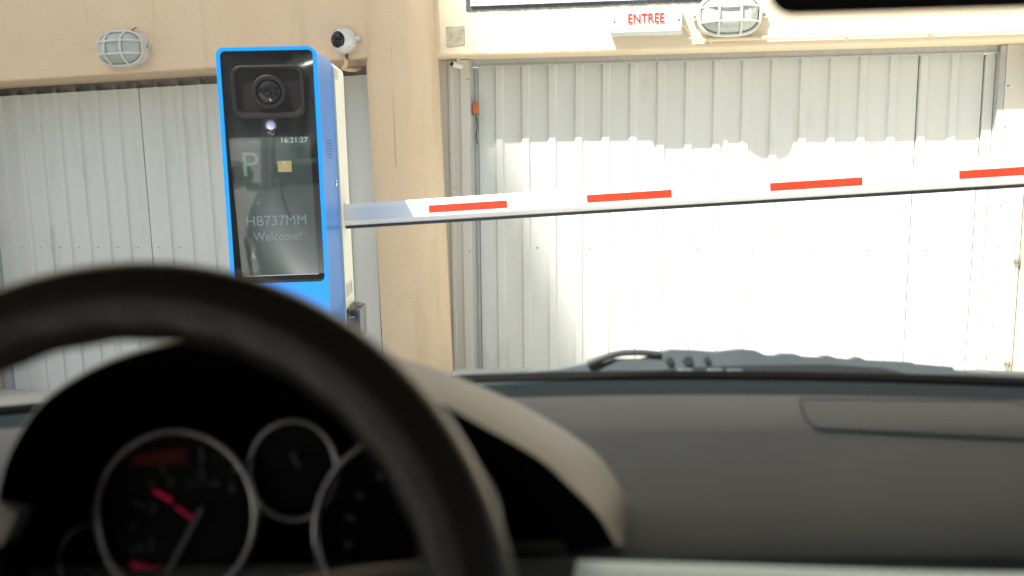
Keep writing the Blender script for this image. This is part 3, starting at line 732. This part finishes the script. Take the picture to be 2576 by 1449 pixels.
# sides, floor, roof, pillars
b = MB()
for sx in (-1, 1):
    prof = [(.90, .30), (.955, .48), (.965, .66), (.955, .84), (.92, .97), (.88, 1.02), (.80, 1.02), (.78, .30)]
    b.prism([(sx * x, -2.1, z) for x, z in prof], (0, 3.045, 0))
b.box(-.88, .88, -2.15, -2.01, .3, 1.02)
build('door_side', b, BODY, car, CF, smooth=40)
b = MB(); b.box(-.80, .80, -2.0, .95, .28, .34); build('floor_pan', b, DARKCAB, car, CF)
b = MB(); g_ = []
for k in range(9):
    y = .86 - 2.83 * k / 8; row = []
    for i in range(9):
        x = -.80 + 1.60 * i / 8; row.append((x, y, 1.735 - .10 * (abs(x) / .80) ** 3 - .06 * abs(2 * k / 8 - .9) ** 3))
    g_.append(row)
gv = [p for r_ in g_ for p in r_]
fs = [(k * 9 + i, k * 9 + i + 1, (k + 1) * 9 + i + 1, (k + 1) * 9 + i) for k in range(8) for i in range(8)]
b.add(gv, fs); rf = build('roof', b, BODY, car, CF, smooth=50)
sm_ = rf.modifiers.new('Solidify', 'SOLIDIFY'); sm_.thickness = .04
b = MB(); b.add([(x, y, z - .046) for x, y, z in gv], fs); build('headlining', b, HEADLIN, car, CF, smooth=50)
b = MB()
for sx in (-1, 1):
    b.tube(catmull([(sx * .85, 1.04, 1.0), (sx * .83, .95, 1.33), (sx * .79, .83, 1.64)], 5), .035, 8)
    b.tube([(sx * .86, -.35, .98), (sx * .79, -.40, 1.65)], .045, 8)
    b.tube([(sx * .85, -1.7, .98), (sx * .78, -1.85, 1.62)], .07, 8)
build('pillar', b, BODY, car, CF, smooth=50)
for sx in (-1, 1):
    b = MB(); b.add([(sx * .862, .98, 1.015), (sx * .855, -.33, 1.015), (sx * .80, -.38, 1.645), (sx * .805, .80, 1.645)], [(0, 1, 2, 3)])
    build('side_window', b, SIDEGL if sx < 0 else SIDEGL2, car, CF)
b = MB()
for sx in (-1, 1): b.box(sx * .772 - .006, sx * .772 + .006, -2.0, .95, .34, 1.03)
build('door_trim', b, DARKCAB, car, CF)
for sx in (-1, 1):
    b = MB(); b.loft([[(sx * (1.06 + .10 * math.cos(t) * s_), .70 + y_, 1.09 + .075 * math.sin(t) * s_) for t in [2 * math.pi * k / 16 for k in range(16)]] for y_, s_ in ((-.03, .95), (0, 1), (.05, .85), (.08, .4))])
    b.tube([(sx * .88, .72, 1.02), (sx * 1.0, .71, 1.03)], .025, 8)
    build('door_mirror', b, BODY, car, CF, smooth=50)
# seats and rear bench (dark, behind the camera)
b = MB(); b.box(-.60, -.12, -.62, -.48, .55, 1.30); b.box(.16, .62, -.62, -.48, .55, 1.30); b.box(-.70, .70, -1.5, -1.35, .5, 1.2)
b2 = MB(); b2.box(-.80, .80, -2.12, -2.02, 1.022, 1.62); build('rear_light_block', b2, DARKCAB, car, CF)  # unseen solid panel, added to keep light from behind out of the cabin
build('seat', b, DARKCAB, car, CF, bevel=.05, bseg=3)
# windscreen
def bow(x): return -.27 * (x + .02) ** 2
b = MB(); rows = []
for k in range(7):
    t = k / 6; row = []
    for i in range(17):
        x = -.80 + 1.60 * i / 16
        xx = x * (1 - .20 * t)
        row.append((xx + .0, 1.135 + bow(x) * (1 - .35 * t) - .30 * t, 1.172 + .50 * t + .02 * math.sin(math.pi * t)))
    rows.append(row)
b.add([p for r_ in rows for p in r_], [(k * 17 + i, k * 17 + i + 1, (k + 1) * 17 + i + 1, (k + 1) * 17 + i) for k in range(6) for i in range(16)])
build('windscreen', b, WINDSH, car, smooth=60)
# dashboard top, strip and base seal as bowed extrusions
def bowed(prof, x0, x1, n=40, wt=None):
    """prof: closed list of (Y, z, bow weight)"""
    rings = []
    for i in range(n + 1):
        x = x0 + (x1 - x0) * i / n
        rings.append([(x, Y + bow(x) * w, z) for Y, z, w in prof])
    return MB().loft(rings)
def zat(y, Y, x=1800, w=1.0): return onY(x, y, Y - .021 * w).z
z_a, z_b, z_c, z_d = zat(957, 1.10), zat(998, 1.005), zat(1108, .845, w=.65), zat(1392, .665, w=.4)
cr_ = [(1.006, z_b + .000, .9), (.93, (z_b + z_c) / 2 + .003, .8), (.87, z_c + .004, .7), (.855, z_c + .002, .6), (.842, z_c - .001, .6), (.79, z_c + (z_d - z_c) * .22, .55), (.73, z_c + (z_d - z_c) * .58, .45), (.672, z_d + .003, .4), (.660, z_d - .004, .4), (.655, z_d - .02, .4), (.665, z_d - .06, .4)]
dash_mb = bowed(cr_ + [(.80, z_d - .35, .3), (1.10, z_d - .35, .5), (1.15, z_a - .09, 1), (1.006, z_b - .03, .9)], -.80, .80)
build('dashboard', dash_mb, DASH, car, smooth=28)
from mathutils.bvhtree import BVHTree as _B
dash_bvh = _B.FromPolygons(dash_mb.v, dash_mb.f)
build('dash_rear_strip', bowed([(1.10, z_a, 1), (1.0065, z_b - .004, .9), (1.0065, z_b - .028, .9), (1.11, z_a - .05, 1)], -.80, .80), STRIP, car, smooth=28)
z_s = zat(936, 1.125)
build('windscreen_seal', bowed([(1.132, z_s, 1), (1.118, z_s + .001, 1), (1.104, z_a + .002, 1), (1.104, z_a - .05, 1), (1.14, z_a - .06, 1)], -.82, .82), BLACKIN, car, smooth=28)
# lid let into the dash top (passenger side)
from mathutils.bvhtree import BVHTree
def on_dash(x, y):
    d = ray(x, y).normalized(); h = dash_bvh.ray_cast(CAM, d)
    return h[0] + h[1] * .0009 if h[0] else onZ(x, y, z_b)
NI, NJ = 26, 8
left = catmull([(2014, 1006, 0), (2021, 1040, 0), (2040, 1070, 0), (2062, 1082, 0)], 6); right = catmull([(2532, 1012, 0), (2590, 1028, 0), (2640, 1065, 0), (2660, 1112, 0)], 6)
def lidpt(a, c):
    p, q = left[min(len(left) - 1, round(c * (len(left) - 1)))], right[min(len(right) - 1, round(c * (len(right) - 1)))]
    return on_dash(p.x + (q.x - p.x) * a, p.y + (q.y - p.y) * a)
gridp = [[lidpt(i / NI, j / NJ) for i in range(NI + 1)] for j in range(NJ + 1)]
b = MB(); b.add([p for r_ in gridp for p in r_], [(j * (NI + 1) + i, j * (NI + 1) + i + 1, (j + 1) * (NI + 1) + i + 1, (j + 1) * (NI + 1) + i) for j in range(NJ) for i in range(NI)])
ld_ = build('dash_lid', b, DASH2, car, smooth=60)
edge = gridp[0] + [r_[-1] for r_ in gridp[1:]] + gridp[-1][::-1][1:] + [r_[0] for r_ in gridp[::-1][1:-1]]
b = MB(); b.tube(edge, .0012, 6, closed=True); build('lid_gap', b, mat('lid_seam', (.17, .168, .152), .9, spec=.1), ld_)
# dark lower dash and centre console
b = MB()
b.prism([Q(-500, 1392, .70), Q(3000, 1392, .70), Q(3000, 2600, .60), Q(-500, 2600, .60)], (0, .02, 0)); build('lower_dash', b, BLACKIN, car)
# paper sheet on the console
pt = [Q(1452, 1401, .56)]
zp = pt[0].z; e_ = onZ(2750, 1428, zp); dirx = (e_ - pt[0])
back = Vector((.0, -.26, 0)); left_b = onZ(1440, 1560, zp)
dl = (left_b - pt[0]).normalized() * .28 + Vector((0, 0, .062))
cons = MB(); cons.prism([pt[0] + Vector((.006, -.01, -.03)), e_ + Vector((0, -.01, -.03)), e_ + dl + Vector((0, 0, -.03)), pt[0] + dl + Vector((.004, 0, -.03))], (0, 0, -.5))
build('centre_console', cons, BLACKIN, car)
sh = MB(); 
nx, ny = 14, 8; sv = []
for j in range(ny + 1):
    for i in range(nx + 1):
        p = pt[0] + dirx * (i / nx) + dl * (j / ny); sv.append(p + Vector((0, 0, -.002 - .0035 * math.sin(math.pi * i / nx) * (1 - j / ny) + .002 * math.sin(4 * i / nx))))
sh.add(sv, [(j * (nx + 1) + i, j * (nx + 1) + i + 1, (j + 1) * (nx + 1) + i + 1, (j + 1) * (nx + 1) + i) for j in range(ny) for i in range(nx)])
ps = build('paper_sheet', sh, PAPER, None, W0, smooth=60, at=tuple(pt[0]))
tag(ps, 'blurred white sheet of paper lying in front of the grey dashboard', 'paper')
ps.modifiers.new('Solidify', 'SOLIDIFY').thickness = .026
# instrument hood: lip, bulge and rear outline
LIP = [(-30, 1560), (-24, 1420), (-14, 1300), (10, 1180), (50, 1092), (110, 1012), (200, 948), (300, 902), (430, 866), (600, 852), (760, 866), (880, 900), (975, 945), (1073, 995), (1212, 1071), (1352, 1151), (1432, 1222), (1503, 1294), (1552, 1374)]
REAR = [(20, 1560), (26, 1420), (40, 1300), (64, 1190), (112, 1110), (165, 1040), (250, 975), (340, 930), (450, 893), (610, 868), (770, 862), (900, 874), (1010, 903), (1125, 938), (1312, 1019), (1471, 1117), (1540, 1190), (1575, 1270), (1560, 1372)]
def curve(px, dep, sub=5): return catmull([Q(x, y, dep) for x, y in px], sub)
r_lip = curve(LIP, .600); r_rear = curve(REAR, .76)
r_lip2 = [p + (q - p) * .03 + UP * .003 for p, q in zip(r_lip, r_rear)]
r_m1 = [p + (q - p) * .30 + (q - p).cross(fwd).normalized() * 0 for p, q in zip(r_lip, r_rear)]
def bulge(t, k):
    out = []
    c0 = Q(700, 1500, .68)
    for p, q in zip(r_lip, r_rear):
        m = p + (q - p) * t; o = (m - c0); o -= fwd * o.dot(fwd); out.append(m + o.normalized() * k)
    return out
def inner(px, dep, k):
    out = []; 
    for x, y in px:
        out.append(Q(700 + (x - 700) * k, 1500 + (y - 1500) * k, dep))
    return catmull(out, 5)
rings = [inner(LIP, .70, .86), inner(LIP, .606, .985), r_lip, bulge(.10, .003), bulge(.35, .004), bulge(.65, .004), bulge(.88, .002), r_rear, [p - UP * .09 + fwd * .02 for p in r_rear]]
b = MB(); b.loft(rings[2:], closed=False, cap=False); hd = build('instrument_hood', b, HOODM, car, smooth=60)
b = MB(); b.loft(rings[:3], closed=False, cap=False); build('hood_lining', b, BLACKIN, hd, smooth=60)
b = MB(); b.prism(inner(LIP, .715, .93) + [Q(1450, 1640, .715), Q(60, 1640, .715)], tuple(fwd * .01))
cl_ = build('instrument_cluster', b, BLACKIN, car)
def ell(cx, cy, rx, ry, dep, n=64): return [Q(cx + rx * math.cos(2 * math.pi * k / n), cy + ry * math.sin(2 * math.pi * k / n), dep) for k in range(n)]
for (cx, cy, rx, ry, dep, rad) in ((442, 1295, 201, 211, .690, .0035), (738, 1183, 110, 125, .697, .0025), (1030, 1335, 236, 246, .690, .0033), (235, 1412, 88, 95, .7018, .0018)):
    b = MB()
    if cx == 235:       # small gauge, its ring ends where it meets the big one
        arc = [Q(235 + 88 * math.cos(R(a)), 1412 + 95 * math.sin(R(a)), .692) for a in range(130, 352, 6) if ((235 + 88 * math.cos(R(a)) - 442) / 203) ** 2 + ((1412 + 95 * math.sin(R(a)) - 1295) / 213) ** 2 > 1]
        b.tube(arc, rad, 10)
    else: b.tube(ell(cx, cy, rx, ry, dep), rad, 10, closed=True)
    build('gauge_ring', b, RINGM, cl_, smooth=60)
    b = MB(); b.prism(ell(cx, cy, rx, ry, dep + .008), tuple(fwd * .002)); build('dial_face', b, DIAL, cl_)
def bar(p, q, w, m, nm, dep=.690):
    a, c = Q(*p, dep), Q(*q, dep); b = MB(); b.tube([a, c], w, 6); return build(nm, b, m, cl_)
bar((508, 1277), (418, 1446), .0018, NEEDLE, 'needle')
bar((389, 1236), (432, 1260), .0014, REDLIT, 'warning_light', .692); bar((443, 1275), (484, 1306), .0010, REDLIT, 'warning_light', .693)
b = MB(); b.prism([Q(338, 1146, .6945), Q(474, 1124, .6945), Q(467, 1166, .6945), Q(331, 1170, .6945)], tuple(fwd * .001)); build('red_patch', b, REDDIM, cl_)  # this and the next are small, faintly emissive red patches on the dial
b = MB(); b.prism([Q(328, 1412, .6945), Q(443, 1440, .6945), Q(450, 1462, .6945), Q(332, 1436, .6945)], tuple(fwd * .001)); build('red_patch', b, REDLIT if False else mat('red_patch_low', (.02, .002, .002), .4, emit=(.028, .001, .004), estr=.8), cl_)
b = []
for (x0, y0, x1, y1) in ((508, 1125, 508, 1165), (406, 1168, 420, 1190), (335, 1262, 368, 1272), (330, 1385, 364, 1373), (600, 1168, 588, 1186), (735, 1140, 752, 1175), (325, 1325, 345, 1325), (372, 1210, 386, 1222),
                         (900, 1240, 912, 1252), (872, 1300, 892, 1306), (868, 1370, 886, 1370), (950, 1190, 962, 1206), (215, 1390, 232, 1396)):
    b.append(MB().tube([Q(x0, y0, .6945), Q(x1, y1, .6945)], .0016, 6))
build('dial_tick', b, DIALTX, cl_)
CFm = Frame(Q(442, 1295, .694), 0, 0)
def dtext(body, x0, x1, yt, yb):
    t = text_mb(body, 0, 1, 0, 1, 0); m = MB()
    m.add([Q(x0 + (x1 - x0) * v.x, yb + (yt - yb) * v.z, .6940) for v in t.v], t.f); return m
b = MB()
for ch, x, y in (('5', 507, 1192), ('4', 428, 1213), ('3', 383, 1277), ('2', 379, 1370), ('6', 584, 1226)):
    t = dtext(ch, x - 9, x + 9, y - 15, y + 15); b.add(t.v, t.f)
t = dtext('1/min x1000', 468, 552, 1209, 1224); b.add(t.v, t.f)
build('dial_numbers', b, DIALTX, cl_)
# steering wheel
tau = R(22); wc = Q(270, 1672, .42); wn = Vector((0, -math.cos(tau), math.sin(tau))); wu = Vector((0, math.sin(tau), math.cos(tau))); wx = Vector((1, 0, 0))
swe = MB()
Rm, rm = .1715, .0185; seg, ns = 120, 28; rings = []
for k in range(seg):
    a = 2 * math.pi * k / seg; dirv = wx * math.sin(a) + wu * math.cos(a); ring = []
    for j in range(ns):
        t = 2 * math.pi * j / ns
        rr = rm * (1 + .10 * math.cos(2 * t))
        if math.cos(t) < -.6: rr += .0005 * math.sin(k * 2 * math.pi / 4)          # finger ridges on the inside
        if abs(t - R(62)) < .13 or abs(t - R(118)) < .13: rr -= .0013               # seams
        ring.append(wc + dirv * (Rm + rr * math.cos(t)) + wn * (rr * math.sin(t)))
    rings.append(ring)
rings.append(rings[0]); swe.loft(rings, True, False)
sw = build('steering_wheel', swe, LEATHER, car, smooth=60)
b = MB(); hubp = [(.066, -.05), (.070, -.02), (.062, -.004), (.04, .004), (.01, .006)]
b.lathe(hubp, wc - wu * .055, wn, 40, sx=1.0, sy=.85, a=wu); build('hub', b, LEATHER, sw, smooth=60)
for ang in (81, -81, 150, -150):
    a = R(ang); dv = wx * math.sin(a) + wu * math.cos(a); tv = wx * math.cos(a) - wu * math.sin(a)
    b = MB(); rg_ = []
    for q, w_, h_ in ((.05, .020, .009), (.09, .021, .008), (.12, .020, .007), (.145, .018, .006), (.170, .022, .006)):
        c = wc + dv * q - wn * (.002 if q > .1 else -.006)
        rg_.append([c + tv * w_ * math.cos(t) + wn * h_ * math.sin(t) for t in [2 * math.pi * k / 16 for k in range(16)]])
    b.loft(rg_); build('spoke', b, SATIN, sw, smooth=60)
# indicator stalk (left) and door sill at the left edge
b = MB(); b.tube(catmull([Q(60, 1560, .60), Q(20, 1440, .60), Q(-60, 1320, .60)], 4), .006, 8); build('stalk', b, BLACKIN, car, smooth=60)
b = MB(); b.prism([Q(-60, 1278, .57), Q(42, 1290, .57), Q(28, 1325, .57), Q(2, 1375, .57), Q(-60, 1390, .57)], tuple(fwd * .02)); build('door_vent_trim', b, SATIN, car)
# wipers (outside, at the foot of the windscreen)
def flat(px, dep, th=.012): return MB().prism([Q(x, y, dep) for x, y in px], tuple(fwd * th))
DW = 1.235
wp = build('wiper', flat([(1330, 936), (1400, 928), (1478, 914), (1525, 910), (1545, 903), (1612, 902), (1630, 898), (1655, 886), (1690, 878), (1750, 880), (1800, 884), (1860, 877), (1900, 880), (1930, 893), (1950, 893),
     (1966, 888), (2000, 889), (2020, 896), (2062, 898), (2075, 893), (2090, 894), (2105, 899), (2140, 903), (2152, 897), (2166, 898), (2180, 905), (2296, 910), (2300, 914), (2400, 922), (2402, 931), (2500, 938), (2470, 946), (2290, 944), (2100, 930), (2005, 926), (1850, 930), (1640, 934), (1500, 938)], DW, .014), WIPER, car, bevel=.002)
b = []
for (x, y, r_) in ((1684, 908, 11), (1778, 905, 9), (1730, 907, 13)):
    b.append(MB().lathe([(r_ * DW / FPX, 0), (r_ * DW / FPX * .8, .004)], Q(x, y, DW), -fwd, 16))
build('wiper_bolt', b, WIPERB, wp, smooth=40)
b = MB(); b.tube(catmull([Q(1478, 916, DW - .004), Q(1520, 900, DW - .002), Q(1560, 889, DW), Q(1610, 887, DW), Q(1660, 891, DW)], 6), .0048, 10); build('washer_hose', b, WIPERB, wp, smooth=60)
b = flat([(1640, 933), (1760, 923), (1900, 919), (2080, 917), (2225, 926), (2285, 941), (2100, 940), (1900, 941), (1700, 941)], DW - .012, .008); build('wiper_rubber', b, WIPERB, wp)
for (x, y) in ((1725, 936), (1800, 936), (1850, 937)):
    b = flat([(x - 18, y - 8), (x + 18, y - 8), (x + 22, y + 2), (x - 22, y + 2)], DW - .02, .008); build('wiper_clip', b, WIPER, wp, bevel=.002)
cw_ = flat([(1130, 940), (1160, 936), (1400, 934), (1520, 940), (1520, 990), (1130, 990)], DW + .02, .05); build('cowl', cw_, COWL, car, bevel=.004)
cw_ = flat([(1500, 934), (1900, 931), (2150, 936), (2395, 948), (2395, 990), (1500, 990)], DW + .035, .03); build('scuttle', cw_, BLACKIN, car)
cw_ = flat([(2395, 951), (2412, 944), (2440, 936), (2500, 936), (2700, 943), (2700, 1000), (2395, 1000)], DW + .03, .05); build('cowl', cw_, COWL, car, bevel=.004)
# rear-view mirror
dm_ = .42
def mring(g, dep):
    return [Q(x, y, dep) for x, y in [(cx_, cy_) for cx_, cy_ in [(1932 + g + (x), y) for x, y in []]]]
pts = rrect(1928, 3350, -400, 44, 62, 8)
def mr(g, dep):
    return [Q(x, (y - .032 * (x - 2010)) if True else y, dep) for x, y in rrect(1928 + g, 3350 - g, -400 + g, 44 - g, 70 - g * .5, 8)]
b = MB(); b.loft([mr(14, dm_ - .012), mr(2, dm_ - .008), mr(0, dm_), mr(12, dm_ + .03), mr(60, dm_ + .045)])
rv = build('rear_view_mirror', b, BLACKIN, car, smooth=50)
b = MB(); b.prism(mr(22, dm_ - .0125), tuple(fwd * .0004)); build('mirror_glass', b, mat('dimmed_mirror', (.03, .03, .03), .05, spec=.3), rv)
b = MB(); b.tube([Q(2640, -180, dm_ + .03), Q(2640, -520, dm_ + .10)], .009, 8); build('mirror_stem', b, BLACKIN, rv)

# ------------------------------------------------------------------ neighbouring house behind the car; it shades the left wall
SX, SY, SZ = .93, 1.0, 2.0                       # direction the sunlight travels: (+.93, +1, -2)
T = 7.0
def UVp(u, v): return (u - SX * T, -T, v + SZ * T)
VB = -SZ * T
nb = root('neighbour_house', W0, UVp(-6, VB), 'tall pale house with steep slate roof behind the car across the street', 'house')
ext = Vector((-SX, -1.0, 0)) * 8
WALLR = -4.12
b = MB(); b.prism([UVp(-13.5, VB), UVp(WALLR, VB), UVp(WALLR, 9.7), UVp(-13.5, 9.7)], ext); build('wall', b, FACADE, nb)
b = MB(); b.prism([UVp(-14.0, 9.705), UVp(-3.99, 9.705), UVp(-3.97, 9.80), UVp(-5.95, 15.0), UVp(-12.5, 15.0), UVp(-14.0, 9.9)], ext); build('roof', b, SLATE, nb)
b = MB(); b.prism([(-16, -13, 0), (14, -13, 0), (14, -13, 6.5), (-16, -13, 6.5)], (-5, -8, 0)); build('reflection_block', b, mat('reflection_block_dark', (.16, .15, .135), .9, bump=(20, .5, .01)), nb)  # unseen dark block, added to darken the reflection in the terminal glass
for fl in range(7):
    for wi in range(3):
        px, py, pz = UVp(-12.6 + 2.8 * wi, VB + 1.0 + 3.2 * fl)
        b = MB(); b.box(px, px + 1.1, py + .0, py + .06, pz, pz + 1.7); w_ = build('window', b, WOODW, nb)
        b = MB(); b.box(px + .08, px + .52, py + .062, py + .066, pz + .08, pz + 1.62); b.box(px + .58, px + 1.02, py + .062, py + .066, pz + .08, pz + 1.62); build('pane', b, PANE, w_)

# ------------------------------------------------------------------ light, sky, camera
sd = Vector((-SX, -SY, SZ)).normalized()
el = math.asin(sd.z)
sun = bpy.data.lights.new('sun', 'SUN'); sun.energy = 5.0; sun.angle = R(.9); sun.color = (1.0, .965, .91)
so_ = bpy.data.objects.new('sun', sun); COL.objects.link(so_); so_.rotation_euler = sd.to_track_quat('Z', 'Y').to_euler(); so_.location = (-6, -12, 14)
w = bpy.data.worlds.new('World'); S.world = w; w.use_nodes = True
nt = w.node_tree; bg = nt.nodes['Background']
sky = nt.nodes.new('ShaderNodeTexSky'); sky.sky_type = 'NISHITA'; sky.sun_disc = False; sky.sun_elevation = el
sky.sun_rotation = math.atan2(sd.x, sd.y)
sky.air_density = 1.0; sky.dust_density = 2.0; sky.ozone_density = 1.0
tn = nt.nodes.new('ShaderNodeMix'); tn.data_type = 'RGBA'; tn.blend_type = 'MULTIPLY'; tn.inputs['Factor'].default_value = 1; tn.inputs['B'].default_value = (1.02, 1.0, .91, 1)   # warm tint multiplied into the sky: less blue
nt.links.new(sky.outputs['Color'], tn.inputs['A']); nt.links.new(tn.outputs['Result'], bg.inputs['Color']); bg.inputs['Strength'].default_value = .085
cam = bpy.data.cameras.new('camera'); co = bpy.data.objects.new('camera', cam); COL.objects.link(co)
co.matrix_world = Matrix(((RT.x, UP.x, -fwd.x, CAM.x), (RT.y, UP.y, -fwd.y, CAM.y), (RT.z, UP.z, -fwd.z, CAM.z), (0, 0, 0, 1)))
cam.sensor_width = 36; cam.lens = 36 * FPX / 2576; cam.clip_start = .02; cam.clip_end = 2000
cam.dof.use_dof = True; cam.dof.focus_distance = 3.5; cam.dof.aperture_fstop = cam.lens / 8.3
S.camera = co
S.view_settings.view_transform = 'Standard'; S.view_settings.look = 'None'; S.view_settings.gamma = 1; S.view_settings.exposure = 1.45
S.cycles.max_bounces = 10; S.cycles.transparent_max_bounces = 16; S.cycles.sample_clamp_indirect = 4
S.cycles.use_denoising = True
print('DBG zL %.3f zR %.3f kiosk U0 %.3f U1 %.3f ZT %.3f dB %.3f dC %.3f raw %.3f %.3f zb %.3f pit %.3f pr %.3f dash %.3f %.3f %.3f %.3f seal %.3f arm %.3f' % (
    zL, zR, U0, U1, ZT, dB, dC, K.side(845, 352, U1)[0], K.side(870, 352, U1)[0], zb, pit, pr, z_a, z_b, z_c, z_d, z_s, hh))
